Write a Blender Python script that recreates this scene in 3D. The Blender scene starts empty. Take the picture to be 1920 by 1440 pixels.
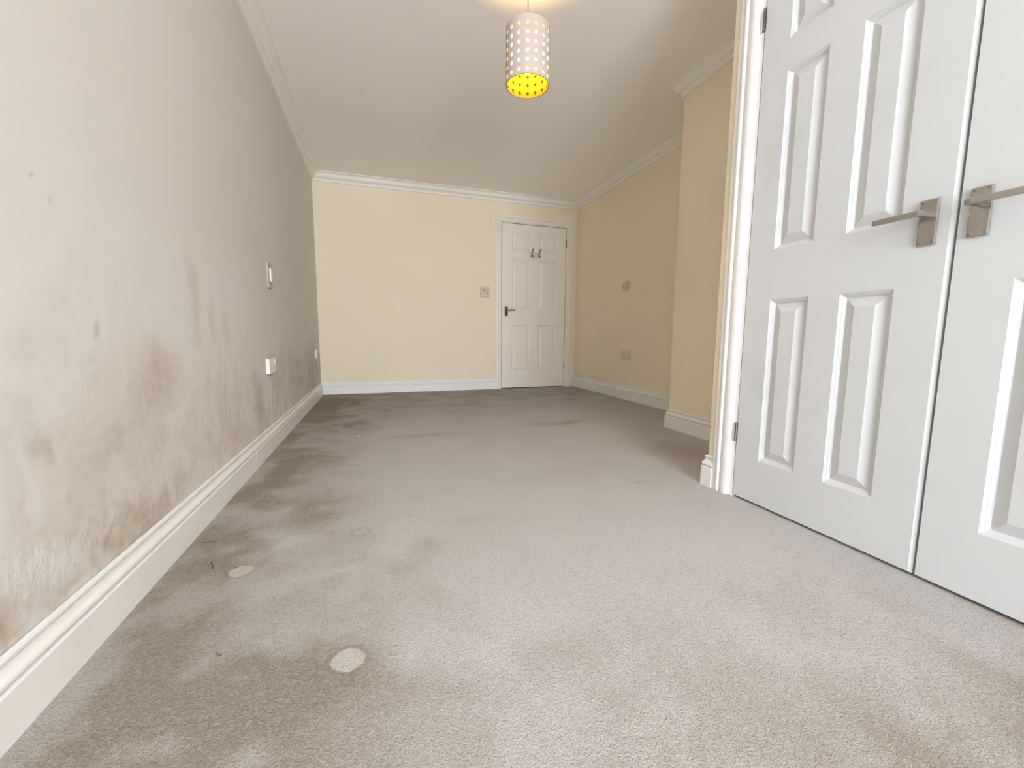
import bpy, bmesh, math, random
import numpy as np
from mathutils import Vector, Matrix

random.seed(4)
sc = bpy.context.scene
COL = sc.collection

# ------------------------------------------------------------------ camera, world, light, exposure
CAM = (0.5867, 0.0, 0.6473)
YAW, PITCH, ROLL, FPX = 0.3158, 0.1152, 0.0062, 774.25
cam_d = bpy.data.cameras.new('camera')
cam_d.sensor_fit = 'HORIZONTAL'; cam_d.sensor_width = 36.0
cam_d.lens = FPX / 1920 * 36.0; cam_d.clip_start = 0.02
cam = bpy.data.objects.new('camera', cam_d); COL.objects.link(cam); sc.camera = cam
_F = Vector((math.sin(YAW) * math.cos(PITCH), math.cos(YAW) * math.cos(PITCH), -math.sin(PITCH)))
_R = Vector((math.cos(YAW), -math.sin(YAW), 0)); _U = _R.cross(_F)
_R2 = math.cos(ROLL) * _R + math.sin(ROLL) * _U
_U2 = -math.sin(ROLL) * _R + math.cos(ROLL) * _U
_m = Matrix((_R2, _U2, -_F)).transposed().to_4x4(); _m.translation = Vector(CAM)
cam.matrix_world = _m

# room measures (metres)
W, D, H = 3.0394, 4.8864, 2.3134          # right wall, back wall, ceiling
BX, BY = 2.5764, 2.441                    # boxed-out wall: face, far edge
WX, WY = 1.9599, 1.4117                   # wardrobe front: face, far edge
Y0 = -3.00                                # window wall behind the camera
WIN = (0.08, 1.88, 0.10, 2.20)            # window opening x0 x1 z0 z1

world = bpy.data.worlds.new('overcast_sky'); sc.world = world; world.use_nodes = True
wnt = world.node_tree; wnt.nodes.clear()
wo = wnt.nodes.new('ShaderNodeOutputWorld'); wb = wnt.nodes.new('ShaderNodeBackground')
wb.inputs['Color'].default_value = (0.905, 0.937, 1.0, 1); wb.inputs['Strength'].default_value = 12.5
wnt.links.new(wb.outputs[0], wo.inputs[0])

pd = bpy.data.lights.new('window_portal', 'AREA'); pd.shape = 'RECTANGLE'
pd.size = WIN[1] - WIN[0]; pd.size_y = WIN[3] - WIN[2]; pd.cycles.is_portal = True
po = bpy.data.objects.new('window_portal', pd); COL.objects.link(po)
po.location = ((WIN[0] + WIN[1]) / 2, Y0 - 0.13, (WIN[2] + WIN[3]) / 2)
po.rotation_euler = (math.radians(90), 0, 0)      # shines towards +Y, into the room

vs = sc.view_settings
vs.view_transform = 'Standard'; vs.look = 'None'; vs.gamma = 1.0; vs.use_curve_mapping = False
vs.exposure = 1.12
sc.cycles.use_denoising = True
sc.cycles.max_bounces = 18; sc.cycles.diffuse_bounces = 16
sc.cycles.use_light_tree = False; sc.cycles.adaptive_threshold = 0.05
sc.cycles.sample_clamp_indirect = 6.0
sc.cycles.caustics_reflective = False; sc.cycles.caustics_refractive = False

# ------------------------------------------------------------------ node helpers
class G:
    """small wrapper to write node maths in a row"""
    def __init__(s, name):
        s.m = bpy.data.materials.new(name); s.m.use_nodes = True
        s.t = s.m.node_tree; s.t.nodes.clear()
        s.out = s.n('ShaderNodeOutputMaterial')
        s.b = s.n('ShaderNodeBsdfPrincipled'); s.l(s.b.outputs[0], s.out.inputs[0])
    def n(s, t, **k):
        x = s.t.nodes.new(t)
        for a, v in k.items(): setattr(x, a, v)
        return x
    def l(s, a, b): s.t.links.new(a, b)
    def put(s, v, sock):
        if isinstance(v, bpy.types.NodeSocket): s.l(v, sock)
        elif isinstance(v, (tuple, list)) and len(v) == 3 and sock.type == 'RGBA': sock.default_value = (*v, 1)
        else: sock.default_value = v
    def math(s, op, a, b=0.0, clamp=False):
        x = s.n('ShaderNodeMath', operation=op, use_clamp=clamp); s.put(a, x.inputs[0]); s.put(b, x.inputs[1]); return x.outputs[0]
    def add(s, *v):
        r = v[0]
        for q in v[1:]: r = s.math('ADD', r, q)
        return r
    def mul(s, *v):
        r = v[0]
        for q in v[1:]: r = s.math('MULTIPLY', r, q)
        return r
    def rng(s, v, a, b, c=0.0, d=1.0, kind='SMOOTHSTEP'):
        x = s.n('ShaderNodeMapRange', interpolation_type=kind); s.put(v, x.inputs[0])
        for i, q in enumerate((a, b, c, d)): x.inputs[i + 1].default_value = q
        return x.outputs[0]
    def mix(s, f, a, b, mode='MIX'):
        x = s.n('ShaderNodeMix', data_type='RGBA', blend_type=mode); s.put(f, x.inputs[0]); s.put(a, x.inputs[6]); s.put(b, x.inputs[7]); return x.outputs[2]
    def obj(s): return s.n('ShaderNodeTexCoord').outputs['Object']
    def vec(s, op, a, b=(0, 0, 0)):
        x = s.n('ShaderNodeVectorMath', operation=op); s.put(a, x.inputs[0])
        if op == 'SCALE': s.put(b, x.inputs[3])
        else: s.put(b, x.inputs[1])
        return x.outputs[1] if op in ('LENGTH', 'DOT_PRODUCT') else x.outputs[0]
    def noise(s, v, scale, detail=3.0, rough=0.5, dist=0.0, col=False):
        x = s.n('ShaderNodeTexNoise'); s.l(v, x.inputs['Vector'])
        x.inputs['Scale'].default_value = scale; x.inputs['Detail'].default_value = detail
        x.inputs['Roughness'].default_value = rough; x.inputs['Distortion'].default_value = dist
        return x.outputs['Color' if col else 'Fac']
    def blob(s, v, loc, rot, size, inner=0.0, outer=1.0):
        """soft ellipse: 1 inside, 0 outside"""
        x = s.n('ShaderNodeMapping', vector_type='TEXTURE'); s.l(v, x.inputs[0])
        x.inputs[1].default_value = loc; x.inputs[2].default_value = rot; x.inputs[3].default_value = size
        return s.rng(s.vec('LENGTH', x.outputs[0]), inner, outer, 1.0, 0.0)
    def warp(s, v, scale, amount, detail=2.0):
        c = s.noise(v, scale, detail, col=True)
        return s.vec('ADD', v, s.vec('SCALE', s.vec('SUBTRACT', c, (0.5, 0.5, 0.5)), amount))
    def sep(s, v):
        x = s.n('ShaderNodeSeparateXYZ'); s.l(v, x.inputs[0]); return x.outputs
    def bump(s, h, strength, dist, normal=None):
        x = s.n('ShaderNodeBump'); x.inputs['Strength'].default_value = strength; x.inputs['Distance'].default_value = dist
        s.l(h, x.inputs['Height'])
        if normal is not None: s.l(normal, x.inputs['Normal'])
        return x.outputs[0]
    def matte(s, color, normal=None):
        s.t.nodes.remove(s.b); d = s.n('ShaderNodeBsdfDiffuse'); s.put(color, d.inputs['Color'])
        if normal is not None: s.l(normal, d.inputs['Normal'])
        s.l(d.outputs[0], s.out.inputs[0]); return s.m
    def done(s, color=None, rough=None, normal=None, metal=None, spec=None):
        if color is not None: s.put(color, s.b.inputs['Base Color'])
        if rough is not None: s.put(rough, s.b.inputs['Roughness'])
        if normal is not None: s.l(normal, s.b.inputs['Normal'])
        if metal is not None: s.put(metal, s.b.inputs['Metallic'])
        if spec is not None: s.put(spec, s.b.inputs['Specular IOR Level'])
        return s.m

CREAM = (0.83, 0.755, 0.615)

def mat_cream():
    g = G('cream_emulsion'); o = g.obj()
    c = g.mix(g.rng(g.noise(o, 1.3, 3), 0.35, 0.7), CREAM, (0.815, 0.74, 0.60))
    return g.matte(c)

def mat_left_wall():
    g = G('damp_stained_emulsion'); o = g.obj()
    at = g.n('ShaderNodeAttribute', attribute_name='marks'); r, gr, b = g.sep(at.outputs['Vector'])   # stain, pale filler, rough plaster
    n = g.noise(o, 42, 3, 0.6)
    c = g.mix(gr, (0.68, 0.66, 0.62), (0.695, 0.69, 0.678))
    c = g.mix(g.mul(r, g.rng(n, 0.3, 0.7, 0.8, 1.15)), c, (0.41, 0.325, 0.235))
    return g.matte(c, g.bump(g.mul(n, g.add(g.mul(b, 0.55), 0.05)), 0.5, 0.010))

def mat_ceiling():
    g = G('ceiling_emulsion'); o = g.obj()
    c = g.mix(g.rng(g.noise(o, 0.9, 3), 0.35, 0.7), (0.92, 0.895, 0.86), (0.91, 0.88, 0.845))
    return g.matte(c)

def mat_gloss(name, col, rough=0.35):
    g = G(name); o = g.obj()
    c = g.mix(g.rng(g.noise(o, 5, 4), 0.45, 0.8), col, tuple(v * 0.96 for v in col))
    return g.done(c, rough, spec=0.4)

def mat_carpet():
    g = G('beige_carpet'); o = g.obj()
    at = g.n('ShaderNodeAttribute', attribute_name='marks'); dirt_shade, clean, scuff = g.sep(at.outputs['Vector'])
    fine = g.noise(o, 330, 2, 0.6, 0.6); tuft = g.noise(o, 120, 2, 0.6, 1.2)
    c = g.mix(dirt_shade, (0.49, 0.49, 0.49), (0.27, 0.235, 0.195))
    c = g.mix(scuff, c, (0.24, 0.20, 0.16))
    c = g.mix(clean, c, (0.52, 0.508, 0.485))
    c = g.mix(g.rng(fine, 0.33, 0.47, 0.62, 0.0, 'LINEAR'), c, (0.18, 0.15, 0.12))
    c = g.mix(g.rng(tuft, 0.45, 0.70, 0.0, 0.25, 'LINEAR'), c, (0.60, 0.58, 0.555))
    h = g.add(g.mul(fine, 0.6), tuft)
    return g.matte(c, g.bump(h, 0.5, 0.006))

def mat_plain(name, col, rough=0.4, metal=0.0, spec=0.5):
    g = G(name); o = g.obj()
    c = g.mix(g.rng(g.noise(o, 40, 2), 0.4, 0.8), col, tuple(v * 0.95 for v in col))
    return g.done(c, rough, None, metal, spec)

def mat_emit(name, col, strength):
    g = G(name)
    g.put(col, g.b.inputs['Base Color']); g.b.inputs['Emission Color'].default_value = (*col, 1); g.b.inputs['Emission Strength'].default_value = strength
    return g.m

def mat_shade(name, col, trans):
    g = G(name); o = g.obj()
    d = g.n('ShaderNodeBsdfDiffuse'); t = g.n('ShaderNodeBsdfTranslucent'); mx = g.n('ShaderNodeMixShader')
    c = g.mix(g.rng(g.noise(o, 300, 2), 0.4, 0.7), col, tuple(v * 0.96 for v in col))
    g.l(c, d.inputs[0]); g.l(c, t.inputs[0]); mx.inputs[0].default_value = trans
    g.l(d.outputs[0], mx.inputs[1]); g.l(t.outputs[0], mx.inputs[2]); g.l(mx.outputs[0], g.out.inputs[0])
    return g.m

def mat_pane():
    g = G('window_glass'); tr = g.n('ShaderNodeBsdfTransparent'); gl = g.n('ShaderNodeBsdfGlossy'); mx = g.n('ShaderNodeMixShader')
    fr = g.n('ShaderNodeFresnel'); fr.inputs[0].default_value = 1.45; gl.inputs['Roughness'].default_value = 0.02
    g.l(fr.outputs[0], mx.inputs[0]); g.l(tr.outputs[0], mx.inputs[1]); g.l(gl.outputs[0], mx.inputs[2]); g.l(mx.outputs[0], g.out.inputs[0])
    return g.m

M = dict(
    cream=mat_cream(), left=mat_left_wall(), ceil=mat_ceiling(), carpet=mat_carpet(),
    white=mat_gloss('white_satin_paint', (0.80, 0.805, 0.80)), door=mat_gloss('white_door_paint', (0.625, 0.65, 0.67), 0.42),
    cove=mat_gloss('coving_paint', (0.83, 0.81, 0.765), 0.6),
    nickel=mat_plain('satin_nickel', (0.53, 0.51, 0.475), 0.2, 1.0), nickel_dark=mat_plain('nickel_dark_reflection', (0.13, 0.10, 0.07), 0.3, 0.9), screw=mat_plain('screw_metal', (0.34, 0.31, 0.27), 0.35, 1.0), doorc=mat_gloss('ivory_door_paint', (0.82, 0.785, 0.715), 0.45), steel=mat_plain('dark_hinge_steel', (0.16, 0.15, 0.14), 0.4, 0.8),  # far handle metal is nickel with its dark floor reflection painted in
    plastic=mat_plain('white_plastic', (0.80, 0.79, 0.76), 0.25), aged=mat_plain('aged_plastic', (0.66, 0.605, 0.54), 0.35), gplastic=mat_plain('grey_plastic', (0.42, 0.38, 0.33), 0.4),
    dark=mat_plain('dark_gap', (0.05, 0.045, 0.04), 0.6), black=mat_plain('black_hook_metal', (0.012, 0.010, 0.008), 0.35, 0.3),
    shade_o=mat_shade('white_shade_card', (0.50, 0.43, 0.40), 0.005), shade_i=mat_shade('yellow_shade_lining', (0.065, 0.052, 0.003), 0.004), film=mat_shade('shade_diffuser_film', (0.24, 0.18, 0.10), 0.97),
    rim=mat_plain('brown_rim', (0.10, 0.07, 0.03), 0.6), bulb=mat_emit('lit_bulb', (1.0, 0.64, 0.28), 180.0),
    twig=mat_plain('dry_twig', (0.09, 0.06, 0.035), 0.8), crumb=mat_plain('white_crumb', (0.8, 0.79, 0.76), 0.7), pane=mat_pane(),
)

# ------------------------------------------------------------------ mesh helpers
def link(name, me, mats, parent=None):
    o = bpy.data.objects.new(name, me); COL.objects.link(o)
    for m in (mats if isinstance(mats, (list, tuple)) else [mats]):
        if len(me.materials) < 8 and m.name not in [x.name for x in me.materials if x]: me.materials.append(m)
    if parent is not None:
        o.parent = parent; o.matrix_parent_inverse = parent.matrix_world.inverted() if False else Matrix.Translation(-parent.location)
    return o
def pyd(name, V, F, mat, parent=None, smooth=False):
    me = bpy.data.meshes.new(name); me.from_pydata([tuple(v) for v in V], [], F)
    bm = bmesh.new(); bm.from_mesh(me); bmesh.ops.recalc_face_normals(bm, faces=bm.faces[:])
    if smooth:
        for f in bm.faces: f.smooth = True
    bm.to_mesh(me); bm.free()
    return link(name, me, mat, parent)
def bmo(name, bm, mat, parent=None, smooth=False, sharp=None):
    me = bpy.data.meshes.new(name)
    if smooth:
        for f in bm.faces: f.smooth = True
    bm.to_mesh(me); bm.free()
    if smooth and sharp: me.set_sharp_from_angle(angle=math.radians(sharp))
    return link(name, me, mat, parent)
def add_box(bm, x0, x1, y0, y1, z0, z1, bev=0.0, seg=1):
    r = bmesh.ops.create_cube(bm, size=1.0); vs = r['verts']
    for v in vs:
        v.co = Vector(((x0 + x1) / 2 + v.co.x * (x1 - x0), (y0 + y1) / 2 + v.co.y * (y1 - y0), (z0 + z1) / 2 + v.co.z * (z1 - z0)))
    if bev:
        es = list({e for v in vs for e in v.link_edges})
        bmesh.ops.bevel(bm, geom=es, offset=bev, segments=seg, affect='EDGES', profile=0.6)
def boxes(name, L, mat, parent=None, bev=0.0, seg=1):
    bm = bmesh.new()
    for b in L: add_box(bm, *b, bev=bev, seg=seg)
    return bmo(name, bm, mat, parent)
def tag(o, label, cat=None, kind=None, group=None):
    o['label'] = label
    if cat: o['category'] = cat
    if kind: o['kind'] = kind
    if group: o['group'] = group
    return o
def struct(o, label, cat): return tag(o, label, cat, 'structure')
def lathe(bm, prof, c, n=32, axis='Z'):
    rings = []
    for r, h in prof:
        ring = []
        for k in range(n):
            a = 2 * math.pi * k / n
            p = (c[0] + r * math.cos(a), c[1] + r * math.sin(a), c[2] + h)
            ring.append(bm.verts.new(p))
        rings.append(ring)
    for A, B in zip(rings, rings[1:]):
        for k in range(n): bm.faces.new((A[k], A[(k + 1) % n], B[(k + 1) % n], B[k]))
    bm.faces.new(rings[0][::-1]); bm.faces.new(rings[-1])
def tube(bm, pts, rad, n=8):
    pts = [Vector(p) for p in pts]; rings = []
    rads = rad if isinstance(rad, (list, tuple)) else [rad] * len(pts)
    for i, p in enumerate(pts):
        d = (pts[min(i + 1, len(pts) - 1)] - pts[max(i - 1, 0)]).normalized()
        a = d.orthogonal().normalized() if i == 0 else (prev - d * prev.dot(d)).normalized()
        prev = a; b = d.cross(a)
        rings.append([bm.verts.new(p + rads[i] * (math.cos(2 * math.pi * k / n) * a + math.sin(2 * math.pi * k / n) * b)) for k in range(n)])
    for A, B in zip(rings, rings[1:]):
        for k in range(n): bm.faces.new((A[k], A[(k + 1) % n], B[(k + 1) % n], B[k]))
    bm.faces.new(rings[0][::-1]); bm.faces.new(rings[-1])

def sweep(name, P, Q, prof, s0, s1, mat, parent=None, e0=None, e1=None):
    """straight moulding on the wall P->Q, room on the left; prof = (out from wall, height).  s = 1 inner mitre, -1 outer mitre, 0 square end"""
    P = Vector(P); Q = Vector(Q); d = (Q - P).normalized(); n = Vector((-d.y, d.x))
    V = []
    for k in range(2):
        for o, h in prof:
            b = P if k == 0 else Q
            off = (s0 if k == 0 else -s1) * o
            if k == 0 and e0: off += e0(h)
            if k == 1 and e1: off += e1(h)
            q = b + d * off + n * o; V.append((q.x, q.y, h))
    m = len(prof)
    F = [(i, i + 1, m + i + 1, m + i) for i in range(m - 1)] + [(m - 1, 0, m, 2 * m - 1)]
    F += [tuple(range(m)), tuple(range(2 * m - 1, m - 1, -1))]
    return pyd(name, V, F, mat, parent)

# ------------------------------------------------------------------ setting: floor, ceiling, walls
T = 0.12

# stain maps, the floor's with painted light falloff, evaluated once on dense grids and stored as the attribute "marks"
def vnoise(u, v, seed):
    t = np.random.RandomState(seed).rand(256, 256)
    iu, iv = np.floor(u).astype(int), np.floor(v).astype(int); fu, fv = u - iu, v - iv
    fu = fu * fu * fu * (fu * (fu * 6 - 15) + 10); fv = fv * fv * fv * (fv * (fv * 6 - 15) + 10)
    q = lambda a, b: t[a % 256, b % 256]
    return (q(iu, iv) * (1 - fu) + q(iu + 1, iv) * fu) * (1 - fv) + (q(iu, iv + 1) * (1 - fu) + q(iu + 1, iv + 1) * fu) * fv
def fbm(u, v, scale, seed, oct=4, rough=0.55):
    r = 0; a = 1; tot = 0
    for k in range(oct):
        r = r + a * vnoise(u * scale + 17.3 * k, v * scale + 5.1 * k, seed + k); tot += a; a *= rough; scale *= 2.03
    return r / tot
def sst(x, a, b): t = np.clip((x - a) / (b - a), 0, 1); return t * t * (3 - 2 * t)
def ell(u, v, cu, cv, ru, rv, rot=0.0, inner=0.0, outer=1.0):
    c, s_ = math.cos(rot), math.sin(rot); du, dv = u - cu, v - cv
    return 1 - sst(np.sqrt(((c * du + s_ * dv) / ru) ** 2 + ((-s_ * du + c * dv) / rv) ** 2), inner, outer)
def ticks(*spans):
    """(start, end, step) spans of grid lines, merged"""
    t = sorted({round(float(q), 5) for a, b, st in spans for q in np.linspace(a, b, max(2, int(round((b - a) / st)) + 1))})
    out = [t[0]]
    for q in t[1:]:
        if q - out[-1] > 0.0012: out.append(q)
    return np.array(out)
def grid_slab(name, us, vs, place, depth, marks, mat):
    """slab whose front is a dense grid carrying the marks attribute; place(u, v, d) -> xyz"""
    U, V_ = np.meshgrid(us, vs, indexing='ij'); nu, nv = U.shape
    fr = place(U.ravel(), V_.ravel(), 0.0)
    cu, cv = np.array([us[0], us[-1], us[-1], us[0]]), np.array([vs[0], vs[0], vs[-1], vs[-1]])
    co = np.concatenate([fr, place(cu, cv, depth)])
    i, j = np.meshgrid(np.arange(nu - 1), np.arange(nv - 1), indexing='ij'); k = (i * nv + j).ravel()
    quads = np.stack([k, k + nv, k + nv + 1, k + 1], 1).tolist()
    n = nu * nv; B = [n, n + 1, n + 2, n + 3]
    e0 = [q * nv for q in range(nu)]; e1 = [(nu - 1) * nv + q for q in range(nv)]; e2 = [q * nv + nv - 1 for q in range(nu)][::-1]; e3 = list(range(nv))[::-1]
    for e, a, b in ((e0, 0, 1), (e1, 1, 2), (e2, 2, 3), (e3, 3, 0)): quads.append(e[::-1] + [B[a], B[b]])
    quads.append(B[::-1])
    me = bpy.data.meshes.new(name); me.from_pydata(co.tolist(), [], quads)
    m = marks(U.ravel(), V_.ravel()); arr = np.zeros((n + 4, 3), np.float32); arr[:n] = np.stack(m, 1)
    at = me.attributes.new('marks', 'FLOAT_VECTOR', 'POINT'); at.data.foreach_set('vector', arr.ravel())
    return link(name, me, mat)

def floor_marks(x0, y0):
    u = x0 + 0.28 * (fbm(x0, y0, 2.3, 1) - 0.5) + 0.07 * (fbm(x0, y0, 11, 5, 3) - 0.5)
    v = y0 + 0.34 * (fbm(x0, y0, 2.3, 9) - 0.5) + 0.07 * (fbm(x0, y0, 11, 13, 3) - 0.5)
    acc = 0.70 * (1 - sst(u, 0.0, 0.80)) + 0.50 * (1 - sst(v, 0.30, 1.0)) + 0.46 * sst(v, 2.5, 4.4)  # left strip is dirt; near and far ramps paint light falloff, far also dirt
    for cx, cy, rx, ry, a, k in (
        (0.90, 2.62, 0.42, 0.13, 0.1, 0.34), (1.85, 2.78, 0.42, 0.12, -0.1, 0.36), (0.42, 1.62, 0.20, 0.20, 0.0, 0.35),
        (0.64, 1.13, 0.15, 0.14, 0.0, 0.34), (0.74, 0.98, 0.14, 0.10, 0.0, 0.28), (0.42, 0.70, 0.36, 0.13, 0.1, 0.42),
        (0.10, 1.25, 0.16, 0.45, 0.0, 0.45), (0.10, 1.95, 0.14, 0.5, 0.0, 0.35), (0.30, 2.3, 0.3, 0.2, 0.0, 0.2),
        (0.20, 3.2, 0.5, 0.7, 0.0, 0.25), (2.30, 2.0, 0.35, 0.7, 0.0, 0.30), (1.55, 0.35, 0.5, 0.2, 0.3, 0.20),
        (0.53, 0.92, 0.16, 0.12, 0.0, 0.22), (1.45, 1.75, 0.5, 0.16, 0.0, 0.12), (0.85, 0.75, 0.25, 0.12, 0.3, 0.18), (0.95, 1.3, 0.2, 0.12, 0.0, 0.12)):
        acc = acc + k * ell(u, v, cx, cy, rx, ry, a, 0, 1.1)
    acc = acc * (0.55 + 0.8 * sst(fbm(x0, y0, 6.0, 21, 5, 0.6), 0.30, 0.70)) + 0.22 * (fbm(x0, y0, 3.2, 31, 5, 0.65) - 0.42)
    acc = acc - 0.30 * ell(u, v, 0.62, 1.36, 0.15, 0.12) - 0.30 * ell(u, v, 0.30, 1.48, 0.13, 0.16) - 0.2 * ell(u, v, 0.46, 1.22, 0.12, 0.08)
    sc_ = 0.45 * ell(u, v, 0.668, 1.455, 0.034, 0.012, 0.3) + 0.30 * ell(u, v, 1.735, 1.43, 0.05, 0.022, 0.2) + 0.35 * ell(u, v, 0.50, 2.12, 0.05, 0.03)
    d1 = x0 + 0.008 * (fbm(x0, y0, 40, 41, 3) - 0.5); d2 = y0 + 0.008 * (fbm(x0, y0, 40, 47, 3) - 0.5)
    clean = 0 * x0
    for cx, cy, r, k in ((0.519, 1.394, 0.026, 0.60), (0.213, 1.249, 0.031, 0.9), (0.513, 0.823, 0.034, 0.9)):
        sc_ = sc_ + 0.70 * k * ell(d1, d2, cx, cy, r * 1.45, r * 1.45, 0, 0.60, 1.0)
        clean = clean + k * ell(d1, d2, cx, cy, r, r, 0, 0.84, 1.0)
    return np.clip(acc, 0, 1), np.clip(clean, 0, 1), np.clip(sc_, 0, 1)

def wall_marks(y0, z0):
    u = y0 + 0.16 * (fbm(y0, z0, 3.0, 61) - 0.5) + 0.06 * (fbm(y0, z0, 12, 65, 4) - 0.5)
    v = z0 + 0.16 * (fbm(y0, z0, 3.0, 71) - 0.5) + 0.06 * (fbm(y0, z0, 12, 75, 4) - 0.5)
    lo = 1 - sst(z0, 0.55, 1.35) * 0.75
    pale = 0.25 + 0.75 * sst(fbm(u, v, 2.4, 81, 5, 0.6), 0.38, 0.60)
    pale = np.clip(pale * lo * (1 - 0.5 * sst(y0, 2.4, 3.6)), 0, 1)
    streak = sst(fbm(u * 9, v * 1.1, 2.2, 91, 4, 0.6), 0.50, 0.72)
    st = 0.26 * streak * (1 - sst(z0, 0.15, 0.95))
    acc = 0 * y0
    for cy, cz, ry, rz, a, k in (   # y, z, ry, rz, turn, strength
        (1.20, 0.34, 0.75, 0.34, 0.0, 0.26), (2.1, 0.28, 0.8, 0.26, 0.0, 0.16), (0.985, 0.45, 0.045, 0.17, 0.72, 0.42), (0.93, 0.55, 0.05, 0.09, 0.5, 0.22),
        (1.41, 0.49, 0.20, 0.21, 0.0, 0.44), (1.33, 0.38, 0.14, 0.18, 0.3, 0.26), (1.42, 0.30, 0.2, 0.2, 0, 0.25),
        (1.15, 0.165, 0.62, 0.095, 0.0, 0.62), (0.86, 0.18, 0.24, 0.085, 0.0, 0.75), (1.02, 0.17, 0.34, 0.075, 0.0, 0.78), (1.24, 0.20, 0.14, 0.06, 0.0, 0.6), (1.02, 0.30, 0.16, 0.12, 0.4, 0.30),
        (1.95, 0.22, 0.60, 0.12, 0.0, 0.26), (1.66, 0.80, 0.06, 0.20, 0.1, 0.24), (1.96, 0.68, 0.07, 0.10, 0.0, 0.34), (1.82, 0.72, 0.05, 0.12, 0.0, 0.22),
        (1.80, 0.42, 0.24, 0.24, 0.0, 0.16), (2.43, 0.27, 0.16, 0.18, 0.0, 0.50), (2.34, 0.38, 0.12, 0.14, 0.0, 0.26),
        (2.74, 0.535, 0.15, 0.06, 0.0, 0.46), (2.95, 0.40, 0.30, 0.18, 0.0, 0.26), (3.5, 0.30, 0.6, 0.26, 0.0, 0.40),
        (4.35, 0.34, 0.6, 0.36, 0.0, 0.50), (1.13, 0.64, 0.05, 0.03, 0, 0.20),
        (0.98, 0.68, 0.11, 0.06, 0.6, 0.18), (1.06, 0.77, 0.13, 0.05, 0.8, 0.14)):
        acc = np.maximum(acc, k * ell(u, v, cy, cz, ry, rz, a if abs(a) > 0 else 0, 0.0, 1.15))
    acc = acc * (0.35 + 0.85 * sst(fbm(u, v * 0.8, 9.0, 101, 5, 0.62), 0.28, 0.66))
    d1 = y0 + 0.012 * (fbm(y0, z0, 40, 111, 3) - 0.5); d2 = z0 + 0.012 * (fbm(y0, z0, 40, 117, 3) - 0.5)
    for cy, cz, ry, rz, a, k in ((1.157, 0.655, 0.016, 0.032, -0.4, 0.6), (1.25, 0.762, 0.004, 0.018, -0.1, 0.6), (1.52, 0.91, 0.005, 0.024, 0.8, 0.35), (1.575, 0.86, 0.006, 0.03, 0.7, 0.4),
                              (1.02, 0.935, 0.003, 0.009, 0.7, 0.45), (1.06, 0.90, 0.003, 0.009, 0.7, 0.45), (1.04, 0.86, 0.003, 0.009, 0.7, 0.4), (2.28, 0.43, 0.008, 0.03, -0.1, 0.5), (2.42, 0.205, 0.02, 0.02, 0, 0.5)):
        acc = np.maximum(acc, k * ell(d1, d2, cy, cz, ry, rz, a, 0.2, 1.0))
    peel = np.maximum(ell(u, v, 1.0, 0.235, 0.40, 0.11, -0.1, 0.2, 1), ell(u, v, 1.40, 0.20, 0.22, 0.06, 0, 0.2, 1))
    grain = sst(fbm(y0, z0 * 0.8, 26, 131, 4, 0.65), 0.46, 0.72) * (1 - sst(z0, 0.2, 0.95)) * (1 - 0.6 * sst(y0, 2.6, 3.4))
    mid = sst(fbm(u, v, 5.0, 141, 4, 0.6), 0.50, 0.74) * (1 - sst(z0, 0.25, 1.0))
    return np.clip(np.maximum(acc, st) + 0.10 * grain + 0.14 * mid, 0, 1), pale, peel

fx = ticks((-T, 0, 0.12), (0, 2.0, 0.010), (2.0, W + T, 0.03), (0.175, 0.255, 0.0025), (0.475, 0.56, 0.0025))
fy = ticks((Y0 - T, 0.2, 0.1), (0.2, 3.0, 0.010), (3.0, D + T, 0.03), (0.78, 0.87, 0.0025), (1.205, 1.295, 0.0025), (1.36, 1.43, 0.0025))
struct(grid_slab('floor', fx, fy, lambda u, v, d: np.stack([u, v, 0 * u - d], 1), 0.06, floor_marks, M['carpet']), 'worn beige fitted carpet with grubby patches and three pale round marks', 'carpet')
struct(boxes('ceiling', [(-T, W + T, Y0 - T, D + T, H, H + 0.08)], M['ceil']), 'plain off-white painted ceiling above the pendant lamp', 'ceiling')
ly = ticks((Y0 - T, 0.7, 0.1), (0.7, 3.0, 0.008), (3.0, D + T, 0.02)); lz = ticks((0, 1.1, 0.008), (1.1, H, 0.05))
struct(grid_slab('wall_left', ly, lz, lambda u, v, d: np.stack([0 * u - d, u, v], 1), T, wall_marks, M['left']), 'long cream wall with brown damp stains above the skirting', 'wall')
DL, DR, DZ, DT = 2.0476, 2.8889, 0.008, 1.989           # far door leaf
OL, OR, OT = DL - 0.026, DR + 0.032, 2.012              # structural opening of it
struct(boxes('wall_back', [(0, OL, D, D + T, 0, H), (OR, W + T, D, D + T, 0, H), (OL, OR, D, D + T, OT, H)], M['cream']), 'plain cream end wall around the far door', 'wall')
struct(boxes('wall_right', [(W, W + T, BY, D, 0, H)], M['cream']), 'cream wall on the right with plate and double socket', 'wall')
struct(boxes('wall_boxing', [(BX, W + T, WY - 0.1, BY, 0, H)], M['cream']), 'boxed-out cream wall section beside the wardrobe', 'wall')
WD1, WDM, WD3 = 1.2733, 0.6692, 0.0651                   # wardrobe door edges: far, meeting, near
WO0, WO1, WOT = WD3 - 0.024, WD1 + 0.022, 2.012
struct(boxes('wall_wardrobe', [(WX, WX + 0.09, WO1, WY, 0, H), (WX, WX + 0.09, Y0, WO0, 0, H), (WX, WX + 0.09, WO0, WO1, WOT, H),
        (WX + 0.09, BX, WY - 0.1, WY, 0, H), (BX, W + T, Y0 - T, WY - 0.1, 0, H)], M['cream']), 'narrow cream wall framing the wardrobe doors', 'wall')
wx0, wx1, wz0, wz1 = WIN
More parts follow.
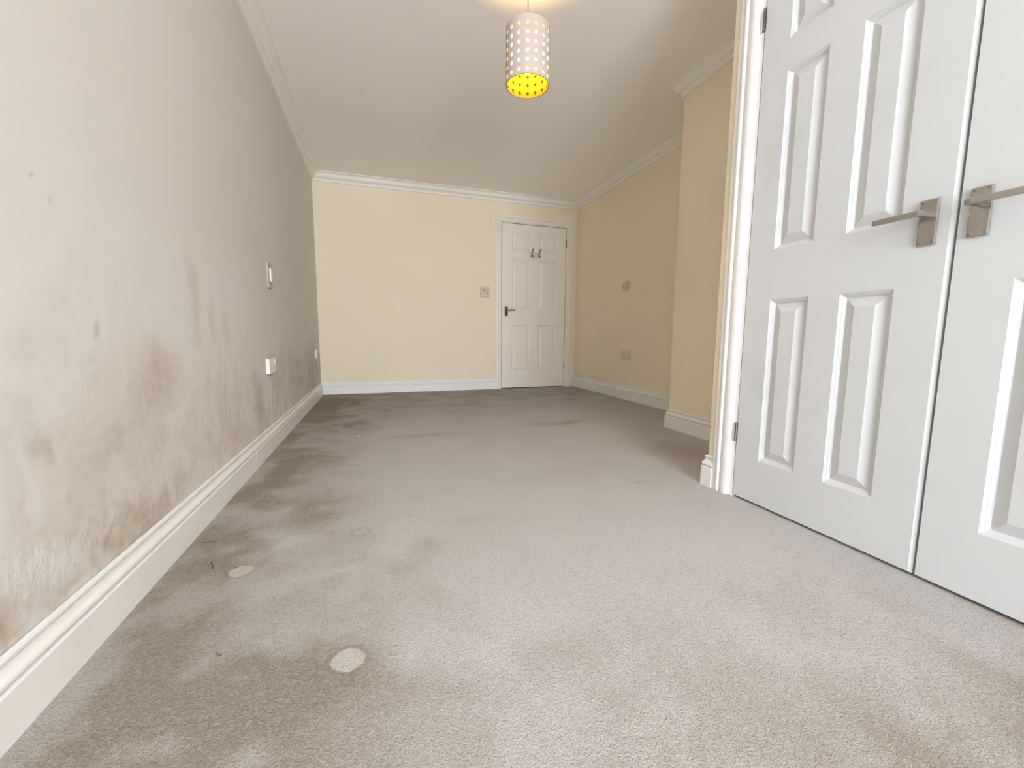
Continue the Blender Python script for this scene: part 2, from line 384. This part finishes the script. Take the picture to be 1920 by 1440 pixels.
struct(boxes('wall_rear', [(0, wx0, Y0 - T, Y0, 0, H), (wx1, BX, Y0 - T, Y0, 0, H), (wx0, wx1, Y0 - T, Y0, 0, wz0), (wx0, wx1, Y0 - T, Y0, wz1, H)], M['cream']),
       'cream window wall behind the camera', 'wall')
win = struct(boxes('window_1', [(wx0, wx0 + 0.05, Y0 - 0.1, Y0 - 0.04, wz0, wz1), (wx1 - 0.05, wx1, Y0 - 0.1, Y0 - 0.04, wz0, wz1),
        (wx0, wx1, Y0 - 0.1, Y0 - 0.04, wz0, wz0 + 0.05), (wx0, wx1, Y0 - 0.1, Y0 - 0.04, wz1 - 0.05, wz1)], M['white']), 'white framed window behind the camera', 'window')
xm = (wx0 + wx1) / 2
boxes('mullion', [(xm - 0.025, xm + 0.025, Y0 - 0.095, Y0 - 0.045, wz0 + 0.05, wz1 - 0.05)], M['white'], win)
for a, b in ((wx0 + 0.05, xm - 0.025), (xm + 0.025, wx1 - 0.05)):
    boxes('pane', [(a, b, Y0 - 0.073, Y0 - 0.069, wz0 + 0.05, wz1 - 0.05)], M['pane'], win)

# coving and skirting profiles
def bez(p0, p1, p2, n=4): return [((1 - t) ** 2 * p0[0] + 2 * t * (1 - t) * p1[0] + t * t * p2[0], (1 - t) ** 2 * p0[1] + 2 * t * (1 - t) * p1[1] + t * t * p2[1]) for t in [i / n for i in range(1, n + 1)]]
cp = [(0.0, 0.0), (0.077, 0.0), (0.077, 0.006), (0.072, 0.008)]
cp += bez(cp[-1], (0.050, 0.012), (0.047, 0.032), 6) + bez((0.047, 0.032), (0.044, 0.052), (0.024, 0.056), 6)
cp += bez((0.024, 0.056), (0.013, 0.060), (0.012, 0.074), 4) + [(0.012, 0.0865), (0.0, 0.0877)]
COVE = [(o, H - d) for o, d in cp]
sk = [(0.002, 0.0), (0.02, 0.0), (0.02, 0.083), (0.0180, 0.0860), (0.0150, 0.0868), (0.0085, 0.0872), (0.0085, 0.0905), (0.0165, 0.0915)]
sk += bez(sk[-1], (0.0205, 0.097), (0.0160, 0.104), 4) + bez((0.0160, 0.104), (0.0095, 0.110), (0.0085, 0.1205), 4)
sk += [(0.0055, 0.1208), (0.0055, 0.1232), (0.0100, 0.1242), (0.0105, 0.130), (0.0085, 0.134), (0.004, 0.1357), (0.002, 0.1357)]
SK = sk
RP = [(0, Y0), (WX, Y0), (WX, WY), (BX, WY), (BX, BY), (W, BY), (W, D), (0, D)]
CS = [1, 1, -1, 1, -1, 1, 1, 1]
cl = ['coving above the window behind the camera', 'coving above the wardrobe doors', 'short coving on the wardrobe return', 'white moulded coving above the boxed-out wall section',
      'short coving on the far side of the boxing', 'white moulded coving above the right wall sockets', 'white moulded coving above the far door', 'white moulded coving above the stained left wall']
for i in range(8):
    j = (i + 1) % 8
    struct(sweep('trim_%d' % (i + 4), RP[i], RP[j], COVE, CS[i], CS[j], M['cove']), cl[i], 'coving')

def crack(s):
    def f(h): return s * (0.0026) + 0.012 * math.sin(max(0, h - 0.085) * 34) * 1.0 + 0.004 * math.sin(h * 90)
    return f
YC = 2.215
bl = struct(sweep('baseboard_left', (0, D), (0, YC), SK, 1, 0, M['white'], e1=lambda h: -crack(1)(h)), 'white left skirting beyond the crack', 'skirting')
struct(sweep('baseboard_left.001', (0, YC), (0, Y0), SK, 0, 1, M['white'], e0=lambda h: -crack(-1)(h)), 'white left skirting from the crack towards the camera', 'skirting')
sweep('joint_shade', (0, YC + 0.005), (0, YC - 0.005), [(max(0.0022, o - 0.0016), h) for o, h in SK], 0, 0, M['dark'], bl, e0=lambda h: -crack(0)(h), e1=lambda h: -crack(0)(h))  # dark strip set in the crack in place of its shade
AW = 0.070
struct(sweep('baseboard_back', (OL - AW + 0.016, D), (0, D), SK, 0, 1, M['white']), 'white skirting along the cream end wall', 'skirting')
struct(sweep('baseboard_right', (W, BY), (W, D), SK, 1, 0, M['white']), 'white skirting below the right wall socket', 'skirting')
struct(sweep('baseboard_boxing', (BX, WY), (BX, BY), SK, 1, -1, M['white']), 'white skirting along the boxed-out wall', 'skirting')
struct(sweep('baseboard_boxing_end', (BX, BY), (W, BY), SK, -1, 1, M['white']), 'white skirting on the hidden end of the boxing', 'skirting')
WA = 0.080
struct(sweep('baseboard_wardrobe', (WX, WO1 - 0.002 + WA), (WX, WY), SK, 0, -1, M['white']), 'short white skirting end beside the wardrobe frame', 'skirting')
struct(sweep('baseboard_wardrobe_end', (WX, WY), (BX, WY), SK, -1, 1, M['white']), 'white skirting on the wardrobe return', 'skirting')
struct(sweep('baseboard_wardrobe_near', (WX, Y0), (WX, WO0 + 0.002 - WA), SK, 1, 0, M['white']), 'white skirting beside the camera', 'skirting')
struct(sweep('baseboard_rear', (0, Y0), (WX, Y0), SK, 1, 1, M['white']), 'white skirting under the window behind the camera', 'skirting')

# ------------------------------------------------------------------ doors
def wall_frame(org, u, n):
    """map (a along, h up, p out of the wall) to the world"""
    org, u, n = Vector(org), Vector(u), Vector(n)
    return lambda a, h, p: org + u * a + n * p + Vector((0, 0, h))
ARCH = [(0, 0), (0, 0.010), (0.002, 0.0125), (0.008, 0.0155), (0.018, 0.0175), (0.028, 0.0170), (0.035, 0.0150), (0.0375, 0.0115), (0.040, 0.0115), (0.0415, 0.016),
        (0.047, 0.0195), (0.053, 0.0195), (0.058, 0.0165), (0.064, 0.0150), (0.077, 0.0145), (0.080, 0.0120), (0.080, 0)]
def architrave(mp, a0, a1, top, width, mat, parent):
    pr = [(u * width / 0.080, p) for u, p in ARCH]; m = len(pr)
    F = [(i, i + 1, m + i + 1, m + i) for i in range(m - 1)] + [(m - 1, 0, m, 2 * m - 1), tuple(range(m)), tuple(range(2 * m - 1, m - 1, -1))]
    pyd('architrave', [mp(a0 - u, 0, p) for u, p in pr] + [mp(a0 - u, top + u, p) for u, p in pr], F, mat, parent)
    pyd('architrave', [mp(a1 + u, 0, p) for u, p in pr] + [mp(a1 + u, top + u, p) for u, p in pr], F, mat, parent)
    pyd('architrave', [mp(a0 - u, top + u, p) for u, p in pr] + [mp(a1 + u, top + u, p) for u, p in pr], F, mat, parent)
def mbox(name, mp, L, mat, parent=None, bev=0.0, seg=2):
    bm = bmesh.new()
    for b in L: add_box(bm, *b, bev=bev, seg=seg)
    for v in bm.verts: v.co = mp(v.co.x, v.co.z, v.co.y)
    bmesh.ops.recalc_face_normals(bm, faces=bm.faces[:])
    return bmo(name, bm, mat, parent)

def leaf(name, mp, a0, a1, z0, z1, cols, rows, mat, edge0=0.002, edge1=0.002, thick=0.035):
    """moulded six-panel door leaf with its face in the wall plane; panels are its children"""
    As = sorted({a0 + edge0, a1 - edge1, *[q for c in cols for q in c]}); Zs = sorted({z0 + 0.002, z1 - 0.002, *[q for r in rows for q in r]})
    V, F, ix = [], [], {}
    def v(a, h, p):
        k = (round(a, 5), round(h, 5), round(p, 5))
        if k not in ix: ix[k] = len(V); V.append(mp(a, h, p))
        return ix[k]
    for i in range(len(As) - 1):
        for j in range(len(Zs) - 1):
            ca, cz = (As[i] + As[i + 1]) / 2, (Zs[j] + Zs[j + 1]) / 2
            if any(c[0] < ca < c[1] for c in cols) and any(r[0] < cz < r[1] for r in rows): continue
            F.append((v(As[i], Zs[j], 0), v(As[i + 1], Zs[j], 0), v(As[i + 1], Zs[j + 1], 0), v(As[i], Zs[j + 1], 0)))
    # eased edges, sides and back
    fa, la = As[0], As[-1]; fz, lz = Zs[0], Zs[-1]
    lo = [(a, fz) for a in As] + [(la, z) for z in Zs[1:]] + [(a, lz) for a in As[::-1][1:]] + [(fa, z) for z in Zs[::-1][1:-1]]
    def outer(a, z): return (a0 if a == fa else a1 if a == la else a, z0 if z == fz else z1 if z == lz else z)
    for k in range(len(lo)):
        p, q = lo[k], lo[(k + 1) % len(lo)]; po_, qo = outer(*p), outer(*q)
        dp = -0.004
        F.append((v(*p, 0), v(*q, 0), v(*qo, dp), v(*po_, dp)))
        F.append((v(*po_, dp), v(*qo, dp), v(*qo, -thick), v(*po_, -thick)))
    F.append(tuple(v(*outer(*p), -thick) for p in lo))
    ob = pyd(name, V, F, mat)
    ring = [(0, 0), (0.0012, -0.0012), (0.004, -0.0022), (0.006, -0.0042), (0.009, -0.0052), (0.0125, -0.0085), (0.015, -0.0115), (0.0165, -0.0115), (0.042, -0.0022), (0.0435, -0.0016)]
    for r in rows[::-1]:
        for c in cols:
            V2, F2 = [], []
            for w_, p_ in ring:
                V2 += [mp(c[0] + w_, r[0] + w_, p_), mp(c[1] - w_, r[0] + w_, p_), mp(c[1] - w_, r[1] - w_, p_), mp(c[0] + w_, r[1] - w_, p_)]
            for k in range(len(ring) - 1):
                for e in range(4): F2.append((4 * k + e, 4 * k + (e + 1) % 4, 4 * k + 4 + (e + 1) % 4, 4 * k + 4 + e))
            b = 4 * (len(ring) - 1); F2.append((b, b + 1, b + 2, b + 3))
            # back of the panel, so that it has thickness
            n0 = len(V2); V2 += [mp(c[0], r[0], -thick + 0.006), mp(c[1], r[0], -thick + 0.006), mp(c[1], r[1], -thick + 0.006), mp(c[0], r[1], -thick + 0.006)]
            for e in range(4): F2.append((e, n0 + e, n0 + (e + 1) % 4, (e + 1) % 4))
            F2.append((n0, n0 + 3, n0 + 2, n0 + 1))
            pyd('panel', V2, F2, mat, ob)
    return ob

def handle(mp, parent, ca, cz, sgn, met='nickel'):
    """backplate 38 x 115 mm with a flat lever pointing to sgn"""
    pl = mbox('handle', mp, [(ca - 0.0192, ca + 0.0192, 0.0, 0.0075, cz - 0.0573, cz + 0.0573)], M[met], parent, 0.0022, 2)
    pl['label'] = 'satin nickel lever handle on a rectangular backplate' if met == 'nickel' else 'satin nickel lever handle darkened by a painted-in reflection, on a rectangular backplate'
    sz = cz + 0.018
    bm = bmesh.new()
    # round neck, then a flat bar that sweeps round the corner
    tube(bm, [(ca, 0.006, sz), (ca, 0.030, sz), (ca, 0.040, sz)], [0.0085, 0.0085, 0.008], 16)
    sec = []
    path = [(-0.009, 0.0455, 0.0065), (0.000, 0.0470, 0.0075), (0.020, 0.0465, 0.0075), (0.060, 0.0445, 0.0075), (0.096, 0.0435, 0.0075), (0.104, 0.0430, 0.0070)]
    for a, p, hh in path:
        t2 = 0.0055
        sec.append([bm.verts.new((ca + sgn * a, p + q, sz + r)) for q, r in ((-t2, -hh + 0.0015), (-t2 + 0.0015, -hh), (t2 - 0.0015, -hh), (t2, -hh + 0.0015), (t2, hh - 0.0015), (t2 - 0.0015, hh), (-t2 + 0.0015, hh), (-t2, hh - 0.0015))])
    for A, B in zip(sec, sec[1:]):
        for k in range(8): bm.faces.new((A[k], A[(k + 1) % 8], B[(k + 1) % 8], B[k]))
    bm.faces.new(sec[0]); bm.faces.new(sec[-1][::-1])
    for v in bm.verts: v.co = mp(v.co.x, v.co.z, v.co.y)
    bmesh.ops.recalc_face_normals(bm, faces=bm.faces[:])
    bmo('lever', bm, M[met], pl)
    for sa in (-0.0135, 0.0135):
        for s_ in (-0.0505, 0.0505):
            bm = bmesh.new(); lathe(bm, [(0.0036, 0.0), (0.0036, 0.0006), (0.0028, 0.0012), (0.0012, 0.0012), (0.0010, 0.0006)], (0, 0, 0), 10)
            for v in bm.verts: v.co = mp(ca + sa + v.co.x, cz + s_ + v.co.y, 0.0070 + v.co.z)
            bmesh.ops.recalc_face_normals(bm, faces=bm.faces[:])
            bmo('screw', bm, M['screw' if met == 'nickel' else met], pl)
def hinge(mp, parent, a, z, hgt=0.078):
    bm = bmesh.new()
    for k in range(5):
        b = z - hgt / 2 + k * hgt / 5
        tube(bm, [(a, 0.003, b + 0.0006), (a, 0.003, b + hgt / 5 - 0.0006)], 0.0048, 10)
    add_box(bm, a - 0.006, a + 0.006, -0.001, 0.0008, z - hgt / 2, z + hgt / 2)
    for v in bm.verts: v.co = mp(v.co.x, v.co.z, v.co.y)
    bmesh.ops.recalc_face_normals(bm, faces=bm.faces[:])
    bmo('hinge', bm, M['steel'], parent)['label'] = 'dark steel butt hinge'

# far door: a = x, room side is -Y
mpF = wall_frame((0, D, 0), (1, 0, 0), (0, -1, 0))
d1 = leaf('door_1', mpF, DL, DR, DZ, DT, [(DL + 0.125, DL + 0.363), (DR - 0.363, DR - 0.125)], [(0.212, 0.788), (0.978, 1.572), (1.677, 1.882)], M['doorc'])
struct(d1, 'closed white six-panel door in the cream end wall', 'door')
handle(mpF, d1, 2.102, 0.948, 1, 'nickel_dark')
hinge(mpF, d1, DR + 0.002, 1.80, 0.088); hinge(mpF, d1, DR + 0.002, 0.275, 0.088)
mbox('latch', mpF, [(DL - 0.0055, DL - 0.0003, -0.02, 0.0012, 0.93, 0.985)], M['steel'], d1)
f1 = mbox('trim_1', mpF, [(OL, DL - 0.006, -0.10, 0.0, 0, OT), (DR + 0.006, OR, -0.10, 0.0, 0, OT), (DL - 0.006, DR + 0.006, -0.10, 0.0, DT + 0.007, OT),
                          (DL - 0.006, DL + 0.012, -0.06, -0.037, 0, DT), (DR - 0.012, DR + 0.006, -0.06, -0.037, 0, DT), (DL - 0.006, DR + 0.006, -0.06, -0.037, DT - 0.012, DT + 0.007)], M['doorc'])
struct(f1, 'white moulded frame around the far door', 'door frame')
architrave(mpF, OL + 0.016, OR, OT - 0.004, AW, M['doorc'], f1)
struct(boxes('hall_dark_sheet', [(OL - 0.1, OR + 0.1, D + 0.10, D + T + 0.02, 0, H)], M['dark']), 'dark sheet behind the far door, standing in for unlit space', 'wall')  # dark colour stands in for the unlit hall behind the gaps

# wardrobe pair: a = -y (so that a grows towards the camera), room side is -X
mpW = wall_frame((WX, 0, 0), (0, -1, 0), (-1, 0, 0))
rows = [(0.179, 0.785), (0.963, 1.562), (1.666, 1.870)]
def wcols(a0, a1): return [(a0 + 0.106, a0 + 0.247), (a1 - 0.258, a1 - 0.116)]
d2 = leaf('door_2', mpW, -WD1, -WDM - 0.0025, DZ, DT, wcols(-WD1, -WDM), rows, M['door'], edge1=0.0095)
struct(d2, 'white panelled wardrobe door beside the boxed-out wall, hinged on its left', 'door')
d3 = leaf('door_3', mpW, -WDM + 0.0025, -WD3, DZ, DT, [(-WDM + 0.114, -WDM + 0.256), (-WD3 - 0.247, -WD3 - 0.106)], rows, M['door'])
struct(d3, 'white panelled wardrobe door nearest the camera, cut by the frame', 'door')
handle(mpW, d2, -0.7235, 0.947, -1)
handle(mpW, d3, -0.6255, 0.948, 1)
for z in (1.79, 0.269):
    hinge(mpW, d2, -WD1 - 0.002, z); hinge(mpW, d3, -WD3 + 0.002, z)
a0, a1 = -WO1, -WO0
f2 = mbox('trim_2', mpW, [(a0, -WD1 - 0.0035, -0.09, 0.0, 0, WOT), (-WD3 + 0.0035, a1, -0.09, 0.0, 0, WOT), (-WD1 - 0.0035, -WD3 + 0.0035, -0.09, 0.0, DT + 0.004, WOT),
                          (-WD1 - 0.0035, -WD1 + 0.012, -0.06, -0.037, 0, DT), (-WD3 - 0.012, -WD3 + 0.0035, -0.06, -0.037, 0, DT)], M['white'])
struct(f2, 'white moulded frame around the wardrobe doors', 'door frame')
architrave(mpW, a0 + 0.002, a1 - 0.002, WOT - 0.004, WA, M['white'], f2)

# ------------------------------------------------------------------ wall plates
def plate(name, mp, a, z, w, h, t, mat, label, cat, bev=0.003):
    return tag(mbox(name, mp, [(a - w / 2, a + w / 2, 0.0, t, z - h / 2, z + h / 2)], mat, None, bev, 2), label, cat)
def double_socket(mp, a, z, t, label, group=None, w=0.146, mat='plastic'):
    o = plate('wall_socket', mp, a, z, w, 0.086, t, M[mat], label, 'socket')
    for s in (-1, 1):
        c = a + s * 0.034
        mbox('rocker_switch', mp, [(a + s * 0.0565 - 0.006, a + s * 0.0565 + 0.006, t, t + 0.003, z + 0.010, z + 0.030)], M['plastic'], o, 0.001, 1)
        mbox('earth_slot', mp, [(c - 0.002, c + 0.002, t - 0.001, t + 0.0004, z + 0.004, z + 0.012)], M['dark'], o)
        for q in (-0.011, 0.011): mbox('pin_slot', mp, [(c + q - 0.003, c + q + 0.003, t - 0.001, t + 0.0004, z - 0.012, z - 0.008)], M['dark'], o)
    return o
mpL = wall_frame((0, 0, 0), (0, 1, 0), (1, 0, 0))
mpR = wall_frame((W, 0, 0), (0, -1, 0), (-1, 0, 0))
double_socket(mpL, 2.665, 0.472, 0.018, 'white double socket on the stained left wall below the tall plate', w=0.156)
double_socket(mpR, -3.708, 0.470, 0.012, 'white double socket low on the right cream wall', mat='aged')
o = plate('wall_socket', mpL, 4.545, 0.459, 0.086, 0.086, 0.012, M['plastic'], 'small white socket on the left wall beside the far corner', 'socket')
mbox('rocker_switch', mpL, [(4.572, 4.583, 0.012, 0.015, 0.468, 0.486)], M['plastic'], o, 0.001, 1)
for q in (-0.011, 0.011): mbox('pin_slot', mpL, [(4.54 + q - 0.003, 4.54 + q + 0.003, 0.011, 0.0124, 0.447, 0.451)], M['dark'], o)
o = plate('switch_plate', mpL, 2.765, 0.988, 0.086, 0.146, 0.010, M['gplastic'], 'tall grey wall plate with white raised centre above the left socket', 'wall plate')
bm = bmesh.new(); add_box(bm, 2.742, 2.788, 0.010, 0.021, 0.948, 1.028, 0.008, 4)
for v in bm.verts: v.co = mpL(v.co.x, v.co.z, v.co.y)
bmesh.ops.recalc_face_normals(bm, faces=bm.faces[:]); bmo('rocker_switch', bm, M['plastic'], o, True, 40)
mbox('button', mpL, [(2.794, 2.802, 0.010, 0.016, 0.975, 0.995)], M['plastic'], o, 0.0015, 1)
mbox('lower_lip', mpL, [(2.724, 2.806, 0.010, 0.013, 0.918, 0.936)], M['gplastic'], o, 0.001, 1)
o = plate('control_plate', mpR, -3.742, 1.165, 0.100, 0.092, 0.012, M['aged'], 'small square cream plate on the right wall above the double socket', 'wall plate')
mbox('cover', mpR, [(-3.784, -3.722, 0.012, 0.028, 1.124, 1.206)], mat_plain('cream_plastic', (0.70, 0.64, 0.53), 0.4), o, 0.003, 2)
mbox('dial', mpR, [(-3.776, -3.752, 0.028, 0.031, 1.142, 1.164)], M['gplastic'], o, 0.002, 2)
o = plate('room_thermostat', mpF, 1.842, 1.170, 0.112, 0.132, 0.008, M['aged'], 'white thermostat box on the end wall beside the far door', 'thermostat')
cv = mbox('cover', mpF, [(1.777, 1.855, 0.008, 0.036, 1.118, 1.236)], M['aged'], o, 0.004, 2)
mbox('display', mpF, [(1.792, 1.842, 0.036, 0.0368, 1.170, 1.196)], M['gplastic'], cv)
for z in (1.150, 1.210): mbox('ridge', mpF, [(1.790, 1.844, 0.036, 0.0375, z - 0.002, z + 0.002)], M['gplastic'], cv)
mbox('lever', mpF, [(1.856, 1.864, 0.008, 0.030, 1.148, 1.170)], M['steel'], o, 0.001, 1)

# coat hooks on the far door
hk = tag(mbox('coat_hook_rail', mpF, [(2.395, 2.546, 0.0, 0.012, 1.606, 1.672)], mat_plain('pale_rail', (0.62, 0.62, 0.585), 0.3), None, 0.0015, 2),
         'pale rail with two black coat hooks on the far door', 'coat hooks')
for a, ln in ((2.425, 0.016), (2.520, 0.018)):
    bm = bmesh.new()
    tube(bm, [(a, 0.006, 1.630), (a - 0.002, 0.016, 1.640), (a, 0.022, 1.662), (a + 0.006, 0.030, 1.690), (a + ln * 0.75, 0.044, 1.712)], [0.0055, 0.005, 0.005, 0.0048, 0.0055], 8)
    tube(bm, [(a, 0.010, 1.636), (a + 0.001, 0.024, 1.618), (a + 0.000, 0.036, 1.612), (a - 0.001, 0.044, 1.620)], [0.006, 0.006, 0.0065, 0.008], 8)
    for v in bm.verts: v.co = mpF(v.co.x, v.co.z, v.co.y)
    bmesh.ops.recalc_face_normals(bm, faces=bm.faces[:]); bmo('hook', bm, M['black'], hk, True, 50)

# ------------------------------------------------------------------ pendant lamp
LX, LY, S0, S1, SR = 1.272, 1.900, 1.775, 2.011, 0.098
lamp = bpy.data.objects.new('pendant_lamp', None); COL.objects.link(lamp); lamp.location = (LX, LY, H)
lamp.empty_display_size = 0.1
bpy.context.view_layer.update()
tag(lamp, 'lit pendant lamp with pierced white cylinder shade and yellow lining', 'lamp')
def perforated(name, parent):
    ncol, nrow, seg, th = 16, 6, 16, 0.0022
    hz0, hz1 = S0 + 0.002, S0 + 0.221
    V, F, MI, ix = [], [], [], {}
    def v(r, a, z):
        k = (round(r, 5), round(a % (2 * math.pi), 5) % round(2 * math.pi, 5), round(z, 5))
        if k not in ix: ix[k] = len(V); V.append((LX + r * math.cos(a), LY + r * math.sin(a), z))
        return ix[k]
    ph0 = math.radians(-126 - 7)          # a column of holes turned a little off the camera side
    da = 2 * math.pi / ncol; dz = (hz1 - hz0) / nrow
    # square outline points that match the hole's vertices one by one
    def sq(k):
        t = 2 * math.pi * k / seg; c, s = math.cos(t), math.sin(t); m = max(abs(c), abs(s)); return c / m, s / m
    for i in range(ncol):
        for j in range(nrow):
            a, z = ph0 + i * da, hz0 + (j + 0.5) * dz
            hw, hh = 0.0068 / SR, 0.0078
            for r, mi in ((SR, 0), (SR - th, 1)):
                for k in range(seg):
                    p, q = sq(k), sq((k + 1) % seg)
                    t0, t1 = 2 * math.pi * k / seg, 2 * math.pi * (k + 1) / seg
                    f = (v(r, a + p[0] * da / 2, z + p[1] * dz / 2), v(r, a + q[0] * da / 2, z + q[1] * dz / 2), v(r, a + hw * math.cos(t1), z + hh * math.sin(t1)), v(r, a + hw * math.cos(t0), z + hh * math.sin(t0)))
                    F.append(f if mi == 0 else f[::-1]); MI.append(mi)
            for k in range(seg):
                t0, t1 = 2 * math.pi * k / seg, 2 * math.pi * (k + 1) / seg
                F.append((v(SR, a + hw * math.cos(t0), z + hh * math.sin(t0)), v(SR, a + hw * math.cos(t1), z + hh * math.sin(t1)), v(SR - th, a + hw * math.cos(t1), z + hh * math.sin(t1)), v(SR - th, a + hw * math.cos(t0), z + hh * math.sin(t0)))); MI.append(0)
            # thin diffuser film closing the hole half way through
            F.append(tuple(v(SR - th * 0.5, a + hw * math.cos(2 * math.pi * k / seg), z + hh * math.sin(2 * math.pi * k / seg)) for k in range(seg))); MI.append(2)
    # plain bands above and below
    edge = sorted({round(sq(k)[0], 6) for k in range(seg) if abs(abs(sq(k)[1]) - 1) < 1e-6})
    for i in range(ncol):
        for e0, e1 in zip(edge, edge[1:]):
            b0, b1 = ph0 + i * da + e0 * da / 2, ph0 + i * da + e1 * da / 2
            for zl, zh in ((S0, hz0), (hz1, S1)):
                F.append((v(SR, b0, zl), v(SR, b1, zl), v(SR, b1, zh), v(SR, b0, zh))); MI.append(0)
                F.append((v(SR - th, b0, zl), v(SR - th, b0, zh), v(SR - th, b1, zh), v(SR - th, b1, zl))); MI.append(1)
            for zz in (S0, S1):
                F.append((v(SR, b0, zz), v(SR, b1, zz), v(SR - th, b1, zz), v(SR - th, b0, zz))); MI.append(0)
    me = bpy.data.meshes.new(name); me.from_pydata(V, [], F)
    me.materials.append(M['shade_o']); me.materials.append(M['shade_i']); me.materials.append(M['film'])
    for p, m_ in zip(me.polygons, MI): p.material_index = m_
    ob = bpy.data.objects.new(name, me); COL.objects.link(ob)
    ob.parent = parent; ob.matrix_parent_inverse = Matrix.Translation(-parent.location)
    return ob
shade = perforated('lamp_shade', lamp); shade['label'] = 'white cylinder shade pierced with round holes, yellow inside'
def ringmesh(name, r, z, rad, mat, parent):
    bm = bmesh.new(); n = 48; R = []
    for k in range(n):
        a = 2 * math.pi * k / n
        R.append([bm.verts.new((LX + (r + rad * math.cos(t)) * math.cos(a), LY + (r + rad * math.cos(t)) * math.sin(a), z + rad * math.sin(t))) for t in (0, math.pi / 2, math.pi, 1.5 * math.pi)])
    for k in range(n):
        A, B = R[k], R[(k + 1) % n]
        for e in range(4): bm.faces.new((A[e], B[e], B[(e + 1) % 4], A[(e + 1) % 4]))
    bmesh.ops.recalc_face_normals(bm, faces=bm.faces[:]); return bmo(name, bm, mat, parent)
ringmesh('rim', SR - 0.0032, S0 + 0.0006, 0.0017, M['rim'], shade)
ringmesh('rim', SR - 0.0035, S1 - 0.001, 0.0011, M['rim'], shade)
bm = bmesh.new(); tube(bm, [(LX, LY, H - 0.02), (LX, LY, 1.995)], 0.0026, 8); bmo('cord', bm, mat_plain('brown_cord', (0.30, 0.24, 0.16), 0.6), lamp)
bm = bmesh.new(); lathe(bm, [(0.012, -0.028), (0.040, -0.022), (0.043, -0.004), (0.043, 0.0)], (LX, LY, H), 24); bmo('ceiling_rose', bm, M['plastic'], lamp)
bm = bmesh.new(); lathe(bm, [(0.017, 1.925), (0.019, 1.930), (0.019, 1.965), (0.010, 1.990), (0.004, 1.998)], (LX, LY, 0), 20); bmo('lamp_holder', bm, M['plastic'], lamp)
bm = bmesh.new()
for k in range(3):
    a = 2 * math.pi * k / 3 + 0.4
    tube(bm, [(LX + 0.018 * math.cos(a), LY + 0.018 * math.sin(a), 1.95), (LX + (SR - 0.003) * math.cos(a), LY + (SR - 0.003) * math.sin(a), 1.985)], 0.0015, 6)
bmo('spider', bm, M['steel'], lamp)
bm = bmesh.new(); lathe(bm, [(0.004, 1.832), (0.016, 1.835), (0.026, 1.846), (0.030, 1.862), (0.028, 1.878), (0.020, 1.898), (0.014, 1.912), (0.013, 1.926)], (LX, LY, 0), 24)
bulb = bmo('bulb', bm, M['bulb'], lamp, True)

# ------------------------------------------------------------------ bits on the carpet
bm = bmesh.new(); tube(bm, [(0.118, 1.325, 0.003), (0.124, 1.308, 0.005), (0.133, 1.290, 0.004), (0.141, 1.272, 0.003)], [0.0008, 0.0012, 0.0012, 0.0007], 6)
tag(bmo('twig', bm, M['twig']), 'thin dark twig on the carpet beside the left skirting', 'twig')
bm = bmesh.new(); bmesh.ops.create_icosphere(bm, subdivisions=1, radius=0.007)
for v in bm.verts: v.co = Vector((0.456 + v.co.x * random.uniform(0.8, 1.4), 2.786 + v.co.y * random.uniform(0.7, 1.2), 0.004 + v.co.z * 0.6))
tag(bmo('crumb', bm, M['crumb']), 'tiny white crumb on the carpet in the middle of the room', 'crumb')
bm = bmesh.new(); tube(bm, [(0.255, 0.925, 0.002), (0.257, 0.918, 0.004), (0.262, 0.912, 0.004), (0.269, 0.911, 0.002)], 0.0008, 6)
tag(bmo('fibre', bm, M['twig']), 'short dark fibre on the carpet left of the largest pale mark', 'fibre')
bm = bmesh.new(); tube(bm, [(0.052, 1.46, 0.002), (0.070, 1.452, 0.005), (0.090, 1.455, 0.003)], 0.0009, 6)
tag(bmo('fibre', bm, M['twig']), 'dark fibre lying against the foot of the left skirting', 'fibre')
